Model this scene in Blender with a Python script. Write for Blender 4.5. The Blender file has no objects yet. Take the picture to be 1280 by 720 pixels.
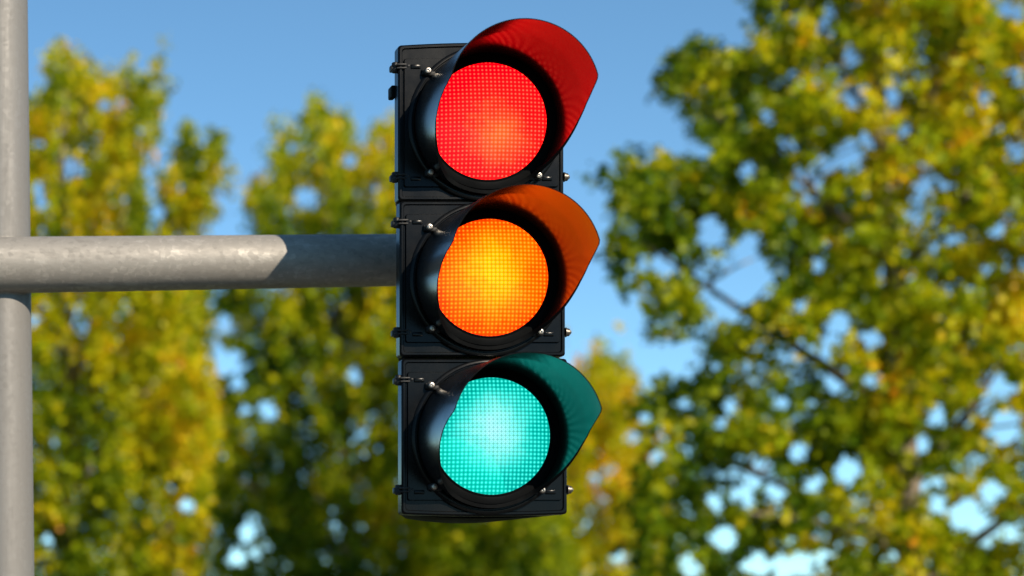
import bpy, bmesh, math, random
import numpy as np
from mathutils import Vector, Matrix

# ------------------------------------------------------------------ camera, light, exposure
SC = bpy.context.scene
COL = SC.collection
F, VX, VY, EYE, D0 = 2400.0, -165.0, 820.0, 1.70, 4.2     # focal length and level line of the shifted lens, eye height, focus
S = D0 / F                                                 # metres per photo pixel at the signal

cd = bpy.data.cameras.new('camera'); cam = bpy.data.objects.new('camera', cd); COL.objects.link(cam)
cam.location = (0, 0, EYE); cam.rotation_euler = (math.radians(90), 0, 0)
cd.sensor_width = 36; cd.lens = F / 1280 * 36
cd.shift_x = (640 - VX) / 1280; cd.shift_y = (VY - 360) / 1280
cd.clip_start = .05; cd.clip_end = 3000
cd.dof.use_dof = True; cd.dof.focus_distance = D0 + .02; cd.dof.aperture_fstop = 2.05
cd.dof.aperture_blades = 0
SC.camera = cam

SUN_AZ, SUN_EL = 27.0, 30.0                                # degrees right of straight behind the camera, above the level
a, e = math.radians(SUN_AZ), math.radians(SUN_EL)
sun_dir = Vector((math.sin(a) * math.cos(e), -math.cos(a) * math.cos(e), math.sin(e)))
W = bpy.data.worlds.new('World'); SC.world = W; W.use_nodes = True
nt = W.node_tree; nt.nodes.clear()
sky = nt.nodes.new('ShaderNodeTexSky'); sky.sky_type = 'NISHITA'; sky.sun_disc = False
sky.sun_elevation = e; sky.sun_rotation = math.atan2(sun_dir.x, sun_dir.y)
sky.air_density = .65; sky.dust_density = 0; sky.ozone_density = 3.0; sky.altitude = 300
bg = nt.nodes.new('ShaderNodeBackground'); bg.inputs[1].default_value = .125
wo = nt.nodes.new('ShaderNodeOutputWorld')
wb = nt.nodes.new('ShaderNodeMix'); wb.data_type = 'RGBA'; wb.blend_type = 'MULTIPLY'; wb.inputs[0].default_value = 1; wb.inputs[7].default_value = (.86, 1.10, 1.02, 1)
nt.links.new(sky.outputs[0], wb.inputs[6]); nt.links.new(wb.outputs[2], bg.inputs[0]); nt.links.new(bg.outputs[0], wo.inputs[0])
ld = bpy.data.lights.new('sun', 'SUN'); ld.energy = 5.0; ld.angle = math.radians(.5); ld.color = (1, .87, .70)
sun = bpy.data.objects.new('sun', ld); COL.objects.link(sun)
sun.rotation_euler = sun_dir.to_track_quat('Z', 'Y').to_euler(); sun.location = (3, -5, 8)
vs = SC.view_settings
vs.view_transform = 'Standard'; vs.look = 'None'; vs.exposure = .5; vs.gamma = 1; vs.use_curve_mapping = False
SC.cycles.max_bounces = 8; SC.cycles.transparent_max_bounces = 8
SC.cycles.use_denoising = True; SC.cycles.sample_clamp_indirect = 4
SC.cycles.caustics_reflective = False; SC.cycles.caustics_refractive = False

def at(px, py, d=D0):
    return Vector(((px - VX) * d / F, d, EYE + (VY - py) * d / F))

# ------------------------------------------------------------------ materials
class NT:
    def __init__(s, name):
        s.m = bpy.data.materials.new(name); s.m.use_nodes = True; s.t = s.m.node_tree
        s.b = s.t.nodes['Principled BSDF']; s.out = s.t.nodes['Material Output']
    def n(s, kind, **kw):
        q = s.t.nodes.new('ShaderNode' + kind)
        for k, v in kw.items():
            if hasattr(q, k): setattr(q, k, v)
            else: q.inputs[k].default_value = v
        return q
    def l(s, a, b): s.t.links.new(a, b)
    def coord(s, scale=(1, 1, 1)):
        tc = s.n('TexCoord'); mp = s.n('Mapping'); mp.inputs['Scale'].default_value = scale
        s.l(tc.outputs['Object'], mp.inputs[0]); return mp.outputs[0]
    def noise(s, co, scale, detail=4, rough=.6):
        q = s.n('TexNoise'); q.inputs['Scale'].default_value = scale; q.inputs['Detail'].default_value = detail
        q.inputs['Roughness'].default_value = rough; s.l(co, q.inputs['Vector']); return q.outputs['Fac']
    def ramp(s, fac, stops, interp='LINEAR'):
        q = s.n('ValToRGB'); r = q.color_ramp; r.interpolation = interp
        while len(r.elements) > 1: r.elements.remove(r.elements[-1])
        for i, (p, c) in enumerate(stops):
            el = r.elements[0] if i == 0 else r.elements.new(p)
            el.position = p; el.color = tuple(c) + (1,) if len(c) == 3 else c
        s.l(fac, q.inputs[0]); return q.outputs[0]
    def math(s, op, a, b=None):
        q = s.n('Math', operation=op)
        for i, v in enumerate((a, b)):
            if v is None: continue
            if isinstance(v, (int, float)): q.inputs[i].default_value = v
            else: s.l(v, q.inputs[i])
        return q.outputs[0]
    def bump(s, h, strength, dist=.001):
        q = s.n('Bump'); q.inputs['Strength'].default_value = strength; q.inputs['Distance'].default_value = dist
        s.l(h, q.inputs['Height']); s.l(q.outputs[0], s.b.inputs['Normal'])

def g(v): return (v, v, v)

def mat_black(name, base=.014, rough=.32, spec=.5, dust=.05, bump=.12):
    m = NT(name); co = m.coord()
    n1 = m.noise(co, 9, 5); n2 = m.noise(co, 160, 3); n3 = m.noise(co, 900, 2)
    c = m.ramp(m.math('MULTIPLY', n1, n2), [(.22, (base * .85, base, base * 1.12)), (.42, g(base * 1.3)), (.55, (dust, dust * .95, dust * .85))])
    m.l(c, m.b.inputs['Base Color'])
    r = m.ramp(n1, [(.3, g(rough * .8)), (.7, g(rough * 1.35))]); m.l(r, m.b.inputs['Roughness'])
    m.b.inputs['Specular IOR Level'].default_value = spec
    m.bump(n3, bump, .0004)
    return m.m

def mat_steel(name, con=1.0, base=(.235, .218, .192), metal=.22, rough=.6, streak=(1, 1, 1), seed=0):
    m = NT(name); co = m.coord(streak); c2 = m.coord()
    n1 = m.noise(co, 7 + seed, 6, .7); n2 = m.noise(co, 55, 5, .75); n3 = m.noise(c2, 260, 3, .7)
    v = m.n('TexVoronoi'); v.inputs['Scale'].default_value = 85; m.l(c2, v.inputs['Vector'])
    mix = m.math('ADD', m.math('MULTIPLY', n1, .45), m.math('ADD', m.math('MULTIPLY', n2, .4), m.math('MULTIPLY', v.outputs['Color'], .15)))
    k = base
    c = m.ramp(mix, [(.34, tuple(x * (1 - .26 * con) for x in k)), (.46, k), (.53, tuple(x * (1 + .05 * con) for x in k)), (.62, tuple(min(1, x * (1 + .38 * con)) for x in k))])
    m.l(c, m.b.inputs['Base Color']); m.b.inputs['Metallic'].default_value = metal
    r = m.ramp(mix, [(.35, g(rough * 1.2)), (.65, g(rough * .75))]); m.l(r, m.b.inputs['Roughness'])
    m.bump(m.math('ADD', n2, n3), .4 * con, .0010)
    return m.m

def mat_simple(name, col, rough, metal=0):
    m = NT(name); co = m.coord(); n = m.noise(co, 60, 4)
    c = m.ramp(n, [(.3, tuple(x * .7 for x in col)), (.7, tuple(x * 1.15 for x in col))])
    m.l(c, m.b.inputs['Base Color']); m.b.inputs['Roughness'].default_value = rough; m.b.inputs['Metallic'].default_value = metal
    return m.m

PITCH = 5.05 * S
def mat_lens(name, edge, mid, hot, dot, strength, hx, hz, rr):
    """a lit LED signal lens: cell grid of lit points over a diffuser, brightest over the lamp cluster"""
    m = NT(name); tc = m.n('TexCoord'); sp = m.n('SeparateXYZ'); m.l(tc.outputs['Object'], sp.inputs[0])
    x, z = sp.outputs['X'], sp.outputs['Z']
    nz = m.noise(tc.outputs['Object'], 16, 4, .6); nf = m.noise(tc.outputs['Object'], 75, 2, .6)
    dx = m.math('SUBTRACT', x, hx); dz = m.math('SUBTRACT', z, hz)
    r = m.math('SQRT', m.math('ADD', m.math('MULTIPLY', dx, dx), m.math('MULTIPLY', dz, dz)))
    r = m.math('DIVIDE', r, rr)
    r = m.math('ADD', r, m.math('MULTIPLY', m.math('SUBTRACT', nz, .5), .38))
    r = m.math('ADD', r, m.math('MULTIPLY', m.math('SUBTRACT', nf, .5), .14))
    base = m.ramp(r, [(0.02, hot), (.33, mid), (.58, edge), (1, tuple(c * .82 for c in edge))], 'B_SPLINE' if edge[2] > .2 else 'LINEAR')
    fx = m.math('SUBTRACT', m.math('FRACT', m.math('DIVIDE', x, PITCH)), .5)
    fz = m.math('SUBTRACT', m.math('FRACT', m.math('DIVIDE', z, PITCH)), .5)
    d = m.math('SQRT', m.math('ADD', m.math('MULTIPLY', fx, fx), m.math('MULTIPLY', fz, fz)))
    # each cell is brightest at its centre, dark along the moulded seams
    spot = m.ramp(d, [(.10, g(1)), (.30, g(0))])
    seam = m.ramp(d, [(.26, g(1)), (.58, g(.44))])
    hotd = m.ramp(r, [(0, tuple(min(2, c * 1.15 + .05) for c in dot)), (.45, dot), (.8, (dot[0] * .85, dot[1] * .6, dot[2] * .6) if dot[0] > .5 else dot)])
    mx = m.n('Mix', data_type='RGBA', blend_type='MULTIPLY'); mx.inputs[0].default_value = 1
    m.l(base, mx.inputs[6]); m.l(seam, mx.inputs[7])
    m2 = m.n('Mix', data_type='RGBA'); m.l(m.math('MULTIPLY', spot, .8), m2.inputs[0]); m.l(mx.outputs[2], m2.inputs[6]); m.l(hotd, m2.inputs[7])
    m.b.inputs['Base Color'].default_value = tuple(c * .25 for c in edge) + (1,)
    m.l(m2.outputs[2], m.b.inputs['Emission Color']); m.b.inputs['Emission Strength'].default_value = strength
    m.b.inputs['Roughness'].default_value = .3; m.b.inputs['Specular IOR Level'].default_value = .08
    return m.m

def mat_leaf(name, stops, trans=.45):
    m = NT(name); at_ = m.n('Attribute'); at_.attribute_name = 'tint'
    c = m.ramp(at_.outputs['Fac'], stops)
    m.l(c, m.b.inputs['Base Color']); m.b.inputs['Roughness'].default_value = .42
    m.b.inputs['Specular IOR Level'].default_value = .22
    tr = m.n('BsdfTranslucent'); m.l(c, tr.inputs[0])
    mx = m.n('MixShader'); mx.inputs[0].default_value = trans
    m.l(m.b.outputs[0], mx.inputs[1]); m.l(tr.outputs[0], mx.inputs[2]); m.l(mx.outputs[0], m.out.inputs[0])
    return m.m

M = {}
M['plastic'] = mat_black('black_plastic', .0028, .22, spec=.11, dust=.005, bump=.05)
M['housing'] = mat_black('black_housing', .004, .55, spec=.05, dust=.01)
M['visor'] = mat_black('black_visor_plastic', .008, .22, spec=1.0, dust=.01, bump=.04)
M['visor_in'] = mat_black('black_visor_inside', .005, .14, spec=.6, dust=.006, bump=.05)
M['bezel'] = mat_black('matte_black_bezel', .003, .75, spec=.06, dust=.005)
M['arm'] = mat_steel('galvanised_steel', streak=(.35, 1, 1))
M['post'] = mat_steel('weathered_steel', con=.35, base=(.165, .156, .143), metal=.12, rough=.6, streak=(1, 1, .06), seed=3)
M['hinge'] = mat_black('matte_black_casting', .004, .5, spec=.3, dust=.012)
M['screw'] = mat_simple('bright_screw_steel', (.38, .35, .31), .4, 1)
M['bolt'] = mat_simple('dull_bolt_steel', (.13, .115, .095), .42, .8)
M['bark'] = mat_simple('bark', (.25, .205, .15), .9)
M['ground'] = mat_simple('grass_ground', (.07, .09, .035), .95)
M['walk'] = mat_simple('worn_concrete', (.17, .16, .145), .85)
M['road'] = mat_simple('asphalt', (.05, .05, .052), .85)

# ------------------------------------------------------------------ mesh helpers
def link(name, bm, mat, parent=None, loc=None, smooth=40):
    me = bpy.data.meshes.new(name); bmesh.ops.recalc_face_normals(bm, faces=bm.faces)
    for f in bm.faces: f.smooth = smooth > 0
    if smooth:
        for ed in bm.edges:
            if len(ed.link_faces) == 2 and ed.calc_face_angle(0) > math.radians(smooth): ed.smooth = False
    bm.to_mesh(me); bm.free()
    me.materials.append(mat)
    o = bpy.data.objects.new(name, me); COL.objects.link(o)
    if parent: o.parent = parent
    if loc is not None: o.location = loc
    return o

def tag(o, label=None, cat=None, group=None, kind=None):
    for k, v in (('label', label), ('category', cat), ('group', group), ('kind', kind)):
        if v: o[k] = v
    return o

def empty(name, loc, **kw):
    o = bpy.data.objects.new(name, None); COL.objects.link(o); o.location = loc; o.empty_display_size = .1
    return tag(o, **kw)

def box(bm, c, s, bev=0, rot=None):
    r = bmesh.ops.create_cube(bm, size=1); vs_ = r['verts']
    for v in vs_: v.co = Vector((v.co.x * s[0], v.co.y * s[1], v.co.z * s[2]))
    if bev:
        es = list({e_ for v in vs_ for e_ in v.link_edges})
        rb = bmesh.ops.bevel(bm, geom=es, offset=bev, segments=2, affect='EDGES', profile=.5)
        vs_ = list({v for f in rb['faces'] for v in f.verts} | {v for v in vs_ if v.is_valid})
    for v in vs_:
        if rot is not None: v.co = rot @ v.co
        v.co += Vector(c)

def lathe(bm, prof, n=64, axis='Y', c=(0, 0, 0), cap0=False, cap1=False):
    """prof: list of (radius, along axis)"""
    rings = []
    for r, t in prof:
        ring = []
        for i in range(n):
            q = 2 * math.pi * i / n; u, w = r * math.cos(q), r * math.sin(q)
            p = {'Y': (u, t, w), 'Z': (u, w, t), 'X': (t, u, w)}[axis]
            ring.append(bm.verts.new(Vector(p) + Vector(c)))
        rings.append(ring)
    for A, B in zip(rings, rings[1:]):
        for i in range(n): bm.faces.new((A[i], A[(i + 1) % n], B[(i + 1) % n], B[i]))
    if cap0: bm.faces.new(rings[0])
    if cap1: bm.faces.new(rings[-1])
    return rings

def tube_path(bm, pts, rads, n=10, caps=True):
    rings = []; prev = None
    for i, p in enumerate(pts):
        p = Vector(p)
        d = (Vector(pts[min(i + 1, len(pts) - 1)]) - Vector(pts[max(i - 1, 0)])).normalized()
        up = prev if prev is not None else (Vector((0, 0, 1)) if abs(d.z) < .9 else Vector((1, 0, 0)))
        x = (up - d * up.dot(d)).normalized(); y = d.cross(x); prev = x
        rings.append([bm.verts.new(p + (x * math.cos(2 * math.pi * k / n) + y * math.sin(2 * math.pi * k / n)) * rads[i]) for k in range(n)])
    for A, B in zip(rings, rings[1:]):
        for i in range(n): bm.faces.new((A[i], A[(i + 1) % n], B[(i + 1) % n], B[i]))
    if caps: bm.faces.new(rings[0]); bm.faces.new(rings[-1])

# ------------------------------------------------------------------ the setting
bm = bmesh.new(); bmesh.ops.create_grid(bm, x_segments=1, y_segments=1, size=1500)
tag(link('ground', bm, M['ground']), kind='structure')
bm = bmesh.new(); box(bm, (0, 4.0, .06), (240, 3.2, .12), .01)
tag(link('pavement', bm, M['walk']), kind='structure')
bm = bmesh.new(); box(bm, (0, -2.0, .004), (240, 8.7, .008))
tag(link('road', bm, M['road']), kind='structure')

# ------------------------------------------------------------------ the signal pole: post and mast arm
ARM_D = 4.6                                                # the arm runs behind the housing
PR = .0725
pc = at(1.5, 360, ARM_D + PR)
YA = -PR                                      # the arm crosses the front of the post
pole = empty('signal_pole', (pc.x, pc.y, .12), label='round galvanised steel pole with a horizontal arm reaching to the traffic light', cat='pole')
bm = bmesh.new()
zs = np.linspace(0, 4.6, 24)
lean = math.tan(math.radians(.62))
def postx(z): return -(z + .12 - (EYE + (VY - 360) * pc.y / F)) * lean
R_ = lambda z: PR - .0008 * (z - 2.4)
tube_path(bm, [(postx(z), 0, z) for z in zs], [R_(z) for z in zs], n=64)
link('post', bm, M['post'], pole)
bm = bmesh.new(); box(bm, (postx(0), 0, .012), (.36, .36, .024), .006)
for sx in (-1, 1):
    for sy in (-1, 1): lathe(bm, [(.018, .024), (.018, .045), (.012, .05)], 6, 'Z', (postx(0) + sx * .13, sy * .13, 0), True, True)
link('base_plate', bm, M['arm'], pole)
bm = bmesh.new(); zt = 4.6; lathe(bm, [(.075, 0), (.075, .025), (.05, .045), (.001, .05)], 40, 'Z', (postx(zt), 0, zt - .01), True, False)
link('post_cap', bm, M['post'], pole)
A0 = at(-62, 332.3, ARM_D); A1 = at(618, 323.6, ARM_D)
root = Vector((pc.x, pc.y, .12))
ra0, ra1 = .0673, .0601
bm = bmesh.new(); n = 40
pts = [A0.lerp(A1, i / n) - root for i in range(n + 1)]; rr = [ra0 + (ra1 - ra0) * i / n for i in range(n + 1)]
tube_path(bm, [pts[0]] + pts, [rr[0] * .9] + rr, n=72)
arm = link('arm', bm, M['arm'], pole)
# weld beads where the post enters the arm, above and below
for sgn in (1, -1):
    bm = bmesh.new(); cz = pts[5].z
    ring = []
    for i in range(41):
        q = math.radians(180 + 180 * i / 40)
        xx, yy = (PR + .0012) * math.cos(q), (PR + .0012) * math.sin(q) + PR          # offset from the arm's axis
        z_ = math.sqrt(max(0, .0668 ** 2 - yy ** 2)) * sgn
        if abs(yy) > .066: continue
        ring.append((xx + postx(cz + z_), yy - PR, cz + z_ + .0008 * random.Random(i).uniform(-1, 1)))
    tube_path(bm, ring, [.0026 + .0006 * math.sin(i * 2.3) for i in range(len(ring))], 8, False)
    link('weld_bead', bm, M['arm'], pole)

# ------------------------------------------------------------------ the traffic light
base = at(604, 648, D0)
tl = empty('traffic_light', base, label='black three section traffic light with red, amber and green lenses all lit', cat='traffic light')
SEC = [at(601.5, 153.5), at(603.5, 348), at(605.8, 545.3)]
names = ['red', 'amber', 'green']
HW, HH = 103.5 * S, 97.2 * S                 # half width and height of a door

def outline(hw, hh, top=0, bot=0, r=.006, n=12):
    pts_ = []
    def seg(xa, xb, y, bulge, s_):
        for i in range(n + 1):
            x = xa + (xb - xa) * i / n
            pts_.append((x, y + s_ * bulge * (1 - (x / hw) ** 2)))
    seg(-hw + r, hw - r, hh, top, 1); pts_.append((hw - r * .3, hh - r * .3)); pts_.append((hw, hh - r))
    pts_.append((hw, -hh + r)); pts_.append((hw - r * .3, -hh + r * .3))
    seg(hw - r, -hw + r, -hh, bot, -1); pts_.append((-hw + r * .3, -hh + r * .3)); pts_.append((-hw, -hh + r))
    pts_.append((-hw, hh - r)); pts_.append((-hw + r * .3, hh - r * .3))
    return pts_

def loft(bm, layers, cap0=True, cap1=True):
    rs = [[bm.verts.new((x, y, z)) for x, z in o] for o, y in layers]
    for A, B in zip(rs, rs[1:]):
        for i in range(len(A)): bm.faces.new((A[i], A[(i + 1) % len(A)], B[(i + 1) % len(A)], B[i]))
    if cap0: bm.faces.new(rs[0])
    if cap1: bm.faces.new(rs[-1])

def sc(o, kx, kz): return [(x * kx, z * kz) for x, z in o]

LX, LZ = 5.0 * S, -1.0 * S                   # lens centre against the door centre
def door(top, bot):
    bm = bmesh.new()
    o = outline(HW, HH, top, bot)
    inx = lambda d: [(x * (1 - d / HW), z * (1 - d / HH)) for x, z in o]
    loft(bm, [(o, .030), (o, .004), (inx(.0035), 0), (inx(.0075), 0), (inx(.0095), .0035)], True, True)
    # raised field between the two creases
    oc = outline(HW - .0125, HH - 17 * S, 0, 0, .004)
    loft(bm, [(oc, .006), (oc, .0005), (sc(oc, .994, .992), -.0012)], False, True)
    for z in (-1, 1):                         # small ribs at the screw bosses
        for x in (-1, 1): box(bm, (x * 82 * S, -.002, z * 70 * S), (.022, .004, .009), .0015)
    return bm
DOORBM = [door(3.5 * S, 0), door(0, 0), door(0, 2.5 * S)]

def housing(top, bot):
    bm = bmesh.new()
    def o(kx, kz, t, b):
        return outline(kx, kz, t, b, .012)
    kz = HH - .0012
    loft(bm, [(o(HW - 2.2 * S, kz, top, bot), .0315), (o(HW - 4 * S, kz, top, bot), .05), (o(HW - 12 * S, kz - .001, top * 1.3, bot * 1.3), .10),
              (o(HW - 25 * S, kz - .003, top * 1.5, bot * 1.5), .168), (o(HW - 34 * S, kz - .014, top, bot), .185), (o(HW - 44 * S, kz - .02, top, bot), .19)])
    return bm
HOUS = [housing(4 * S, 0), housing(0, 0), housing(0, 5 * S)]

def ring_bm():
    bm = bmesh.new()
    lathe(bm, [(97 * S, .002), (97 * S, -.004), (95.5 * S, -.006), (92.5 * S, -.006), (91.5 * S, -.003), (90.6 * S, -.003), (90.2 * S, -.008)], 96)
    return bm
def bezel_bm():
    bm = bmesh.new()
    lathe(bm, [(84.5 * S, -.018), (79 * S, -.021), (76 * S, -.020), (74.0 * S, -.0225), (72.9 * S, -.020), (72.7 * S, -.008)], 96)
    return bm
def lens_bm():
    bm = bmesh.new(); R = 73.0 * S
    prof = []
    for i in range(13):
        r = R * (1 - i / 12.0); prof.append((max(r, 1e-5), -.018 - .014 * (1 - (r / R) ** 2)))
    lathe(bm, [(R, -.008)] + prof, 96)
    bmesh.ops.remove_doubles(bm, verts=bm.verts, dist=1e-4)
    return bm

KEY = [(15, 1.0), (12, .965), (8, .86), (4, .765), (0, .68), (-10, .53), (-20, .42), (-30, .32), (-40, .22), (-48, .13), (-54, .06), (-62, .03), (-90, .022)]
def vlen(deg):
    if deg >= 15: return 1
    for (a0, t0), (a1, t1) in zip(KEY, KEY[1:]):
        if deg >= a1: return t1 + (t0 - t1) * (deg - a1) / (a0 - a1)
    return KEY[-1][1]
VL, DROOP = .243, 6 * S * .93
def visor_bm():
    bm = bmesh.new(); n, m = 144, 26
    degs = [-90 + 360 * i / n for i in range(n)]
    def grid(R, flare):
        rows = []
        for dg in degs:
            el = dg if dg <= 90 else 180 - dg
            L = vlen(el) * (1 + (.14 if dg > 90 and -45 < el < 8 else 0) * math.sin(math.pi * (el + 45) / 53)); q = math.radians(dg); row = []
            for j in range(m + 1):
                t = L * j / m; Rt = R + flare * min(1, t * 1.6)
                row.append(bm.verts.new((Rt * math.cos(q), -.010 - VL * t, Rt * math.sin(q) - DROOP * t)))
            rows.append(row)
        return rows
    Go, Gi = grid(89.5 * S, 0), grid(84.3 * S, 4.0 * S)
    for i in range(n):
        k = (i + 1) % n
        for j in range(m):
            bm.faces.new((Go[i][j], Go[k][j], Go[k][j + 1], Go[i][j + 1]))
            bm.faces.new((Gi[i][j], Gi[i][j + 1], Gi[k][j + 1], Gi[k][j])).material_index = 1
        bm.faces.new((Go[i][m], Go[k][m], Gi[k][m], Gi[i][m])).material_index = 2
        bm.faces.new((Go[i][0], Gi[i][0], Gi[k][0], Go[k][0]))
    return bm
def clip_bm(side):
    bm = bmesh.new()
    box(bm, (0, -.003, 0), (.021, .010, .013), .002)
    box(bm, (side * .011, -.007, -.004), (.014, .005, .009), .0015, )
    lathe(bm, [(.009, .002), (.009, -.012), (.007, -.013)], 16, 'Y', (0, 0, 0), False, True)
    return bm
def screw_bm():
    bm = bmesh.new()
    lathe(bm, [(.0072, -.013), (.0072, -.0155), (.0055, -.0185), (.0028, -.0192)], 20, 'Y', (0, 0, 0), False, False)
    lathe(bm, [(.0028, -.0192), (.0024, -.0165), (.0001, -.0165)], 6, 'Y')
    return bm
def hinge_bm():
    bm = bmesh.new()
    lathe(bm, [(.0062, -.011), (.0074, -.0095), (.0074, -.003), (.0056, -.002), (.0056, .002), (.0074, .003), (.0074, .0095), (.0062, .011)], 20, 'Z', (0, .012, 0), True, True)
    box(bm, (.011, .004, .003), (.022, .014, .0045), .0015); box(bm, (.011, .004, -.0045), (.022, .014, .004), .0015)
    box(bm, (-.002, .018, -.001), (.016, .016, .014), .003)
    lathe(bm, [(.003, -.002), (.003, -.004), (.002, -.0045)], 10, 'Y', (.026, .002, 0), False, True)
    return bm
def latch_bm():
    bm = bmesh.new()
    box(bm, (-.002, .012, 0), (.010, .016, .016), .002)
    return bm
def latchbolt_bm():
    bm = bmesh.new()
    lathe(bm, [(.0105, .002), (.0105, .005), (.0085, .0055), (.0085, .0105), (.006, .0125)], 14, 'X', (0, .004, 0), True, True)
    lathe(bm, [(.0045, .0125), (.0045, .0145), (.003, .0155)], 8, 'X', (0, .004, 0), True, True)
    return bm

mats_lens = [
    mat_lens('red_lit_lens', (2.2, 0.0, 0.010), (2.6, .014, .012), (2.7, .17, .03), (2.5, .17, .085), 1.0, 12 * S, -16 * S, 135 * S),
    mat_lens('amber_lit_lens', (1.9, .060, 0.0), (2.4, .26, 0.0), (2.7, .76, 0.0), (2.4, .36, .02), 1.0, 5 * S, 4 * S, 128 * S),
    mat_lens('green_lit_lens', (0.0, .47, .38), (.004, .76, .64), (.55, 1.25, 1.15), (.10, .92, .80), 1.0, 4 * S, 6 * S, 110 * S)]
LABELS = {'lens': ['lit red lens', 'lit amber lens', 'lit green lens']}
for i in range(3):
    o = link('housing', HOUS[i], M['housing'], tl, SEC[i] - base)
    o = link('door', DOORBM[i], M['plastic'], tl, SEC[i] - base)
protos = {}
def put(name, fn, mat, parent, loc, key=None, smooth=40):
    key = key or name
    if key not in protos:
        o = link(name, fn(), mat, parent, loc, smooth); protos[key] = o; return o
    o = protos[key].copy(); COL.objects.link(o); o.parent = parent; o.location = loc; o.name = name; return o
doors = [o for o in tl.children if o.name.split('.')[0] == 'door']
hous = [o for o in tl.children if o.name.split('.')[0] == 'housing']
for i in range(3):
    loc = SEC[i] - base; lc = Vector((LX, 0, LZ))
    put('door_ring', ring_bm, M['plastic'], doors[i], lc)
    lens = put('lens', lens_bm, M['bezel'], tl, loc + lc)
    lens.material_slots[0].link = 'OBJECT'; lens.material_slots[0].material = mats_lens[i]; lens['label'] = LABELS['lens'][i]
    put('lens_rim', bezel_bm, M['bezel'], lens, (0, 0, 0))
    vz = put('visor', visor_bm, M['visor'], tl, loc + lc)
    if len(vz.data.materials) < 2: vz.data.materials.append(M['visor_in']); vz.data.materials.append(M['bezel'])
    for q, (dx, dz) in enumerate(((-74, 63.5), (-70.5, -63), (64, -67), (66, 64))):
        cl = put('clip', lambda: clip_bm(1 if dx < 0 else -1), M['hinge'], doors[i], lc + Vector((dx * S, 0, dz * S)), 'clip%d' % (dx < 0))
        put('screw', screw_bm, M['screw'], doors[i], lc + Vector((dx * S, 0, dz * S)), 'screw')
        if q == 0: put('small_screw', lambda: (lambda b: (lathe(b, [(.0045, 0), (.0045, -.011), (.003, -.0125)], 12, 'Y', (0, 0, 0), False, True), b)[1])(bmesh.new()), M['bolt'], doors[i], lc + Vector((-66 * S, 0, 55 * S)))
    for dz in (71, -66.5):
        put('hinge', hinge_bm, M['hinge'], doors[i], Vector((-HW - .004, 0, dz * S)))
        put('latch', latch_bm, M['plastic'], hous[i], Vector((HW + .002, .008, dz * S)))
        put('latch_bolt', latchbolt_bm, M['bolt'], hous[i], Vector((HW + .0, .006, dz * S)))
bm = bmesh.new(); box(bm, (0, 0, 0), (.012, .03, .026), .003)
link('housing_lug', bm, M['housing'], hous[0], Vector((-HW - .001, .045, 45 * S)))
# clamp that holds the housing to the end of the arm
ac = at(600, 323.8, ARM_D) - base
bm = bmesh.new(); lathe(bm, [(.0617, -.03), (.0655, -.03), (.0655, .03), (.0617, .03)], 48, 'X', ac)
box(bm, (ac.x, ac.y - .075, ac.z), (.05, .03, .09), .004)
lathe(bm, [(.024, 0), (.024, ac.y - .085 - .186)], 32, 'Y', (ac.x, .186, ac.z), True, True)
link('arm_bracket', bm, M['housing'], tl)

# ------------------------------------------------------------------ trees
def inpoly(P, poly):
    x, y = P[:, 0], P[:, 1]; r = np.zeros(len(P), bool); j = len(poly) - 1
    for i in range(len(poly)):
        xi, yi = poly[i]; xj, yj = poly[j]
        c = ((yi > y) != (yj > y)) & (x < (xj - xi) * (y - yi) / ((yj - yi) or 1e-9) + xi)
        r ^= c; j = i
    return r

def vnoise(T, s, seed):
    r = np.random.default_rng(seed); G = r.uniform(-1, 1, (64, 64)); q = T / s + 20
    i = np.floor(q).astype(int); f = q - i; f = f * f * (3 - 2 * f); a_, b_ = i[:, 0] % 63, i[:, 1] % 63
    return (G[a_, b_] * (1 - f[:, 0]) + G[a_ + 1, b_] * f[:, 0]) * (1 - f[:, 1]) + (G[a_, b_ + 1] * (1 - f[:, 0]) + G[a_ + 1, b_ + 1] * f[:, 0]) * f[:, 1]

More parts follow.
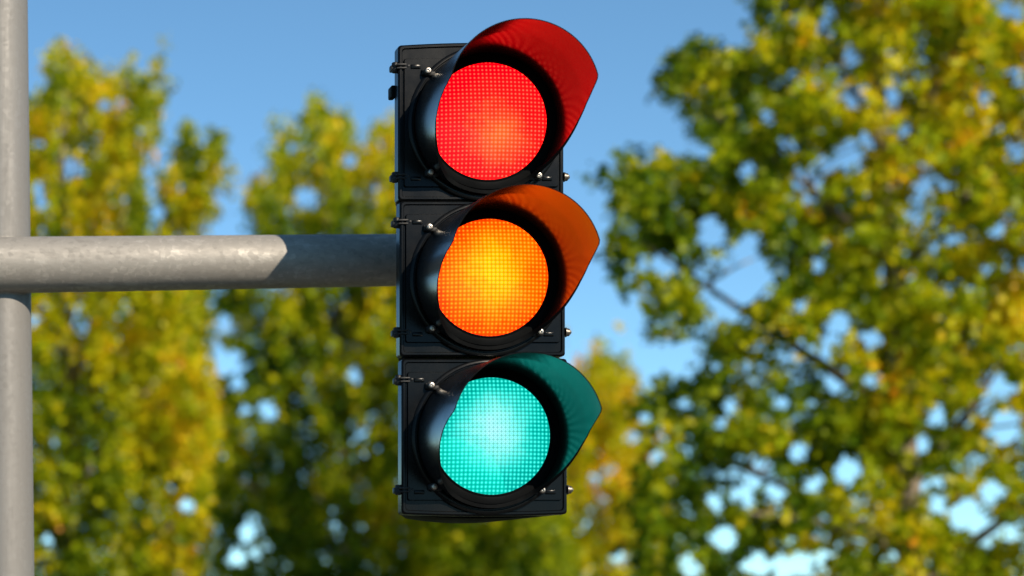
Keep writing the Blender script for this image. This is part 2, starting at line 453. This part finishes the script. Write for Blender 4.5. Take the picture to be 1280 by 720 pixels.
def tree(name, label, cat, d, polys, holes, trunk, limbs, n_twigs, per, twig_px, leaf_px, thick, mat, tintf, seed, group=None, upright=True):
    rng = np.random.default_rng(seed); k = d / F
    tb = at(trunk[0][0], trunk[0][1], d); tb.z = 0
    root = empty(name, tb, label=label, cat=cat, group=group)
    # --- wood
    bm = bmesh.new(); r0 = trunk[0][2]
    pts_ = [(tb.x, tb.y, 0)]; rad = [r0 * 1.5 * k]
    for (px, py, r) in trunk: p = at(px, py, d); pts_.append(tuple(p)); rad.append(r * k)
    loc = lambda p: Vector(p) - tb
    tube_path(bm, [loc(p) for p in pts_], rad, 12)
    link('trunk', bm, M['bark'], root)
    limbends = []
    for L in limbs:
        bm = bmesh.new(); (x0, y0, w0) = L[0]; (x1, y1, dd) = L[-1]
        P0 = at(x0, y0, d); P1 = at(x1, y1, d + dd)
        mid = P0.lerp(P1, .5) + Vector((rng.uniform(-.1, .1), rng.uniform(-.2, .2), rng.uniform(0, .15)))
        ps = [loc((P0.lerp(mid, t)).lerp(mid.lerp(P1, t), t)) for t in np.linspace(0, 1, 9)]
        tube_path(bm, ps, [w0 * k * (1 - .85 * t) for t in np.linspace(0, 1, 9)], 8)
        for q in range(7):                     # side shoots
            t = rng.uniform(.35, .95); b = (P0.lerp(mid, t)).lerp(mid.lerp(P1, t), t)
            e2 = b + Vector((rng.normal(0, .35), rng.normal(0, .35), rng.uniform(.05, .3))) * (d / 16)
            m2 = b.lerp(e2, .5) + Vector((rng.normal(0, .05), 0, .03))
            tube_path(bm, [loc(b), loc(m2), loc(e2)], [w0 * k * .3, w0 * k * .2, w0 * k * .06], 6)
        link('limb', bm, M['bark'], root)
    # --- foliage: twigs of leaves spread through the crown's volume
    allp = np.array([p for poly in polys for p in poly], float)
    lo, hi = allp.min(0), allp.max(0)
    C = []
    while sum(len(c) for c in C) < n_twigs:
        P = rng.uniform(lo, hi, (n_twigs, 2)); ok = np.zeros(len(P), bool)
        for poly in polys: ok |= inpoly(P, poly)
        C.append(P[ok])
    T = np.concatenate(C)[:n_twigs]
    nc = max(8, n_twigs // 11); cc = T[:nc][rng.integers(0, nc, n_twigs)]
    if upright:      # leaves carried on upright shoots
        off = rng.normal(0, 1, (n_twigs, 2)) * np.array([twig_px * .75, twig_px * 2.1])
    else:
        off = rng.normal(0, 1, (n_twigs, 2)) * twig_px * np.array([1.25, .95])
    T = np.where(rng.uniform(0, 1, n_twigs)[:, None] < .82, cc + off, T)
    key = (cc[:, 0] * 7.13 + cc[:, 1] * 3.71) % 1.0
    dep = (key * 2 - 1) * thick / 2 + rng.normal(0, 1, n_twigs) * twig_px * k
    ld = rng.normal(0, 1, (n_twigs, 2)) * (.22 if upright else .5) + np.array([0, .9 if upright else .35])       # direction each twig points (px, up)
    # leaves
    idx = np.repeat(np.arange(n_twigs), per); N = len(idx)
    t = rng.uniform(-1, 1, N)[:, None]
    P = T[idx] + t * (ld[idx] * np.array([1, -1])) * twig_px * .9 + rng.normal(0, 1, (N, 2)) * twig_px * .42
    dd = dep[idx] + rng.normal(0, 1, N) * twig_px * k * .7
    ins = np.zeros(n_twigs, bool)
    for poly in polys: ins |= inpoly(T, poly)
    keep = (ins | (rng.uniform(0, 1, n_twigs) < .16))[idx]
    for (hx, hy, hr) in holes:
        dist = np.hypot(P[:, 0] - hx, P[:, 1] - hy); keep &= dist > hr * (1 + .18 * np.sin(P[:, 0] * .37 + P[:, 1] * .29)) 
    for (px0, py0, _), (px1, py1, _) in list(zip(trunk, trunk[1:])) + [(L[0], L[-1]) for L in limbs]:
        ab = np.array([px1 - px0, py1 - py0], float); tt = np.clip(((P - [px0, py0]) @ ab) / (ab @ ab), 0, 1)
        ds = np.hypot(*(P - ([px0, py0] + tt[:, None] * ab)).T)
        keep &= ~((ds < 8) & (dd < .1) & (rng.uniform(0, 1, N) < .62) & (vnoise(P, 34, seed) > -.25))
    P, dd, idx = P[keep], dd[keep], idx[keep]; N = len(P)
    dz = d + dd
    X = (P[:, 0] - VX) * dz / F; Y = dz; Z = EYE + (VY - P[:, 1]) * dz / F
    O = np.stack([X, Y, Z], 1) - np.array(tb)
    u = rng.normal(0, 1, (N, 3)); u[:, 2] -= .5; u /= np.linalg.norm(u, axis=1)[:, None]
    w = rng.normal(0, 1, (N, 3)); w[:, 2] += .6; w -= (w * u).sum(1)[:, None] * u; w /= np.linalg.norm(w, axis=1)[:, None]
    v = np.cross(w, u)
    L = leaf_px * k * rng.uniform(.5, 1.45, N)[:, None]; Wd = L * .42
    V = np.empty((N, 6, 3))
    V[:, 0] = O; V[:, 1] = O + u * L * .32 + v * Wd + w * L * .07; V[:, 2] = O + u * L * .72 + v * Wd * .7 + w * L * .05
    V[:, 3] = O + u * L * 1.05; V[:, 4] = O + u * L * .72 - v * Wd * .7 + w * L * .05; V[:, 5] = O + u * L * .32 - v * Wd + w * L * .07
    me = bpy.data.meshes.new('foliage')
    me.vertices.add(N * 6); me.vertices.foreach_set('co', V.reshape(-1))
    b6 = np.arange(N)[:, None] * 6
    F_ = np.concatenate([b6 + np.array([0, 1, 2, 3]), b6 + np.array([0, 3, 4, 5])], 1).reshape(-1)
    me.loops.add(N * 8); me.loops.foreach_set('vertex_index', F_)
    me.polygons.add(N * 2); me.polygons.foreach_set('loop_start', np.arange(N * 2) * 4)
    me.update(); me.validate()
    tint = tintf(T)[idx] + rng.normal(0, .11, n_twigs)[idx] + rng.normal(0, .07, N) + (key * 13.7 % 1.0 - .5)[idx] * .22
    at_ = me.attributes.new('tint', 'FLOAT', 'POINT'); at_.data.foreach_set('value', np.repeat(np.clip(tint, 0, 1), 6))
    me.materials.append(mat)
    o = bpy.data.objects.new('foliage', me); COL.objects.link(o); o.parent = root
    return root

LEAFSTOPS = [(0, (.022, .06, .002)), (.25, (.085, .16, .003)), (.5, (.34, .40, .004)), (.72, (.66, .56, .005)), (.88, (.80, .52, .008)), (1, (.75, .30, .01))]
ML = mat_leaf('cottonwood_leaf', LEAFSTOPS, .5)

polyE = [(935, -70), (940, 25), (966, 42), (935, 62), (905, 70), (872, 44), (842, 50), (835, 90), (820, 98), (816, 114), (846, 118), (868, 148), (860, 168), (894, 190), (858, 207),
         (800, 190), (772, 190), (757, 220), (768, 270), (757, 320), (772, 362), (800, 365), (818, 415), (842, 418), (874, 395), (868, 350), (900, 312), (950, 306), (985, 335), (972, 365),
         (925, 405), (880, 430), (880, 458), (872, 484), (838, 478), (812, 474), (795, 500), (788, 560), (795, 650), (790, 720), (800, 800), (900, 860), (1300, 880), (1480, 700), (1520, 400), (1460, 60), (1380, -150), (1180, -230), (1000, -180)]
holesE = [(960, 145, 13), (985, 182, 13), (935, 212, 16), (878, 186, 15), (1012, 225, 22), (1065, 122, 17), (1065, 70, 14), (1060, 196, 24), (1088, 175, 13), (1036, 205, 15), (890, 290, 22), (830, 330, 18),
          (1022, 330, 13), (935, 308, 22), (1250, 285, 16), (1230, 332, 11), (1185, 295, 11), (1135, 270, 9), (1270, 95, 13), (1270, 190, 15), (1264, 14, 18), (1232, 120, 12), (1250, 158, 10),
          (915, 505, 12), (900, 530, 12), (1000, 382, 12), (1050, 402, 16), (1035, 430, 15), (1087, 422, 15), (1002, 430, 12), (1042, 475, 17), (1090, 475, 12), (997, 565, 17), (1060, 587, 20),
          (955, 590, 18), (930, 617, 17), (970, 612, 17), (1017, 602, 15), (905, 672, 20), (892, 625, 14), (1170, 520, 17), (1150, 555, 15), (1237, 475, 17), (1255, 485, 17), (1205, 522, 14),
          (1230, 505, 15), (1255, 532, 26), (1210, 645, 26), (1237, 662, 22), (1240, 615, 19), (1172, 630, 14), (1265, 665, 14), (1150, 602, 12), (945, 705, 20), (975, 708, 20), (1005, 705, 20), (1030, 695, 14),
          (805, 520, 11), (820, 572, 12), (856, 504, 10), (790, 548, 11), (840, 600, 9), (1075, 650, 8), (860, 705, 16), (820, 680, 12), (832, 635, 12), (925, 345, 16), (950, 350, 18), (1110, 60, 8), (985, 95, 8), (1180, 230, 8), (1100, 340, 9), (980, 500, 9), (1120, 690, 12), (930, 450, 8)]
def tE(T):
    return .37 + .20 * np.clip((T[:, 0] - 900) / 300, -1, 1) + .16 * vnoise(T, 55, 1) + .14 * vnoise(T, 22, 2) - .06 * np.clip((T[:, 1] - 350) / 300, -1, 1)
tree('cottonwood_tree', 'large green and yellow tree filling the right side, closest of the trees', 'tree', 16.0, [polyE], holesE,
     [(1150, 900, 20), (1140, 700, 17), (1130, 560, 15), (1122, 420, 12), (1112, 300, 9), (1104, 180, 7), (1098, 40, 5), (1095, -140, 2)],
     [[(1122, 410, 7), (980, 170, .3)], [(1112, 330, 6), (860, 120, -.5)], [(1128, 520, 9), (800, 300, -.4)], [(1130, 620, 9), (1262, 440, .3)], [(1138, 690, 9), (860, 560, .5)],
      [(1140, 740, 9), (1400, 560, -.4)], [(1118, 350, 6), (1300, 130, .2)], [(1106, 200, 5), (1010, 0, -.3)], [(1106, 220, 5), (1220, 10, .4)], [(1138, 690, 8), (930, 640, -.9)], [(1126, 470, 7), (1420, 300, .8)]],
     13500, 12, 12.5, 8.8, 3.4, ML, tE, 11, upright=False)

polyD = [(560, 560), (690, 480), (708, 466), (728, 450), (745, 430), (756, 446), (768, 462), (784, 455), (794, 478), (800, 510), (812, 540), (826, 570), (842, 620), (850, 700), (860, 800), (800, 860), (560, 860), (520, 760)]
tree('autumn_tree', 'orange yellow tree low behind the green lamp of the traffic light', 'tree', 30.0, [polyD], [(790, 545, 10), (805, 520, 10), (772, 695, 12), (820, 570, 9), (715, 500, 8)],
     [(700, 860, 8), (705, 740, 7), (715, 620, 5), (725, 500, 2)],
     [[(702, 700, 4), (790, 540, .4)], [(704, 760, 4), (600, 640, -.3)], [(704, 740, 4), (820, 680, .2)]],
     5000, 12, 9.5, 6.2, 3.2, ML, lambda T: .75 - .24 * np.clip((T[:, 1] - 600) / 120, 0, 1) + .14 * vnoise(T, 45, 3) + .1 * vnoise(T, 18, 4), 12)

polyC = [(500, 150), (482, 152), (470, 172), (456, 184), (448, 176), (440, 156), (424, 150), (408, 140), (393, 122), (376, 145), (378, 166), (352, 168), (332, 180), (345, 200), (338, 222), (308, 240), (305, 268),
         (332, 282), (330, 300), (285, 350), (262, 380), (262, 470), (270, 520), (245, 590), (262, 640), (270, 720), (260, 820), (400, 880), (700, 880), (720, 760), (700, 600), (690, 440), (660, 250), (600, 160), (550, 120)]
holesC = [(383, 246, 18), (437, 200, 13), (367, 183, 9), (252, 385, 17), (280, 405, 14), (265, 427, 11), (285, 453, 22), (296, 480, 12), (335, 512, 15), (305, 510, 10), (440, 467, 11), (310, 665, 14), (295, 695, 13), (315, 690, 10),
          (402, 300, 8), (470, 235, 7)]
tree('green_tree', 'dark green tree behind the arm, left of the traffic light', 'tree', 26.0, [polyC], holesC,
     [(440, 880, 9), (437, 700, 8), (430, 560, 7), (424, 420, 6), (410, 280, 4), (398, 150, 1.5)],
     [[(430, 560, 5), (320, 330, .4)], [(432, 620, 5), (560, 420, -.4)], [(436, 700, 6), (300, 600, -.5)], [(424, 420, 4), (340, 220, .3)], [(420, 380, 4), (480, 180, .2)], [(436, 690, 6), (620, 560, .5)]],
     12500, 12, 10, 6.8, 4.6, ML, lambda T: .33 + .16 * np.clip((330 - T[:, 1]) / 150, 0, 1) + .10 * np.clip((T[:, 0] - 400) / 70, 0, 1) + .05 * np.clip((T[:, 1] - 520) / 100, 0, 1) + .20 * vnoise(T, 60, 5) + .14 * vnoise(T, 24, 6), 13)

polyA = [(54, 90), (60, 60), (78, 66), (88, 60), (102, 72), (118, 68), (112, 96), (137, 96), (142, 104), (148, 86), (158, 74), (166, 92), (180, 102), (202, 76), (214, 82), (208, 108), (196, 137), (206, 134), (200, 142),
         (195, 167), (180, 190), (175, 232), (183, 252), (186, 292), (236, 330), (252, 375), (244, 420), (270, 470), (272, 560), (262, 590), (262, 640), (266, 720), (250, 850), (-80, 880), (-150, 700), (-150, 300), (-60, 120), (20, 90), (44, 150)]
holesA = [(92, 208, 15), (48, 236, 10), (52, 100, 8), (50, 252, 10), (42, 400, 10), (220, 605, 12), (235, 632, 13), (60, 675, 9), (42, 75, 12), (46, 180, 8), (130, 130, 9), (150, 128, 8), (158, 250, 8), (120, 180, 6), (175, 160, 6)]
def tA(T): return .54 + .15 * vnoise(T, 60, 7) + .16 * vnoise(T, 24, 8) + .05 * np.clip((T[:, 0] - 150) / 80, -.6, 1) - .10 * np.clip((T[:, 1] - 400) / 200, -1, 1) * (T[:, 0] < 150)
tree('yellow_tree', 'tall yellow tree beside the pole at the far left', 'tree', 22.0, [polyA], holesA,
     [(80, 880, 10), (84, 700, 9), (85, 560, 8), (80, 420, 7), (76, 300, 6), (78, 180, 4), (86, 80, 1.5)],
     [[(85, 500, 5), (205, 90, .3)], [(82, 420, 5), (160, 90, -.3)], [(84, 620, 6), (240, 420, .4)], [(84, 700, 6), (-60, 460, -.4)], [(84, 740, 6), (230, 650, -.3)], [(76, 290, 3), (110, 90, .1)]],
     11500, 12, 10, 6.8, 4.0, ML, tA, 14)

polyB = [(233, 150), (226, 160), (217, 180), (212, 210), (192, 214), (200, 240), (206, 256), (196, 290), (190, 320), (160, 420), (170, 600), (240, 620), (262, 470), (256, 330), (246, 292), (242, 272), (272, 268), (262, 234), (274, 226), (287, 221),
         (284, 208), (275, 204), (280, 190), (288, 168), (276, 164), (262, 176), (252, 190), (246, 180), (240, 156)]
tree('slender_tree', 'slender yellow green treetop between the yellow tree and the dark green tree', 'tree', 24.0, [polyB], [(196, 267, 13), (228, 232, 6), (250, 205, 6)],
     [(200, 900, 6), (205, 640, 5), (214, 420, 4), (226, 290, 3), (234, 165, 1)],
     [[(216, 400, 2.5), (278, 180, .2)], [(222, 320, 2), (200, 225, -.2)], [(210, 500, 2.5), (252, 420, .2)]],
     1900, 12, 8.5, 6.5, 1.6, ML, lambda T: .50 + .14 * vnoise(T, 40, 9) + .12 * vnoise(T, 18, 10), 15)
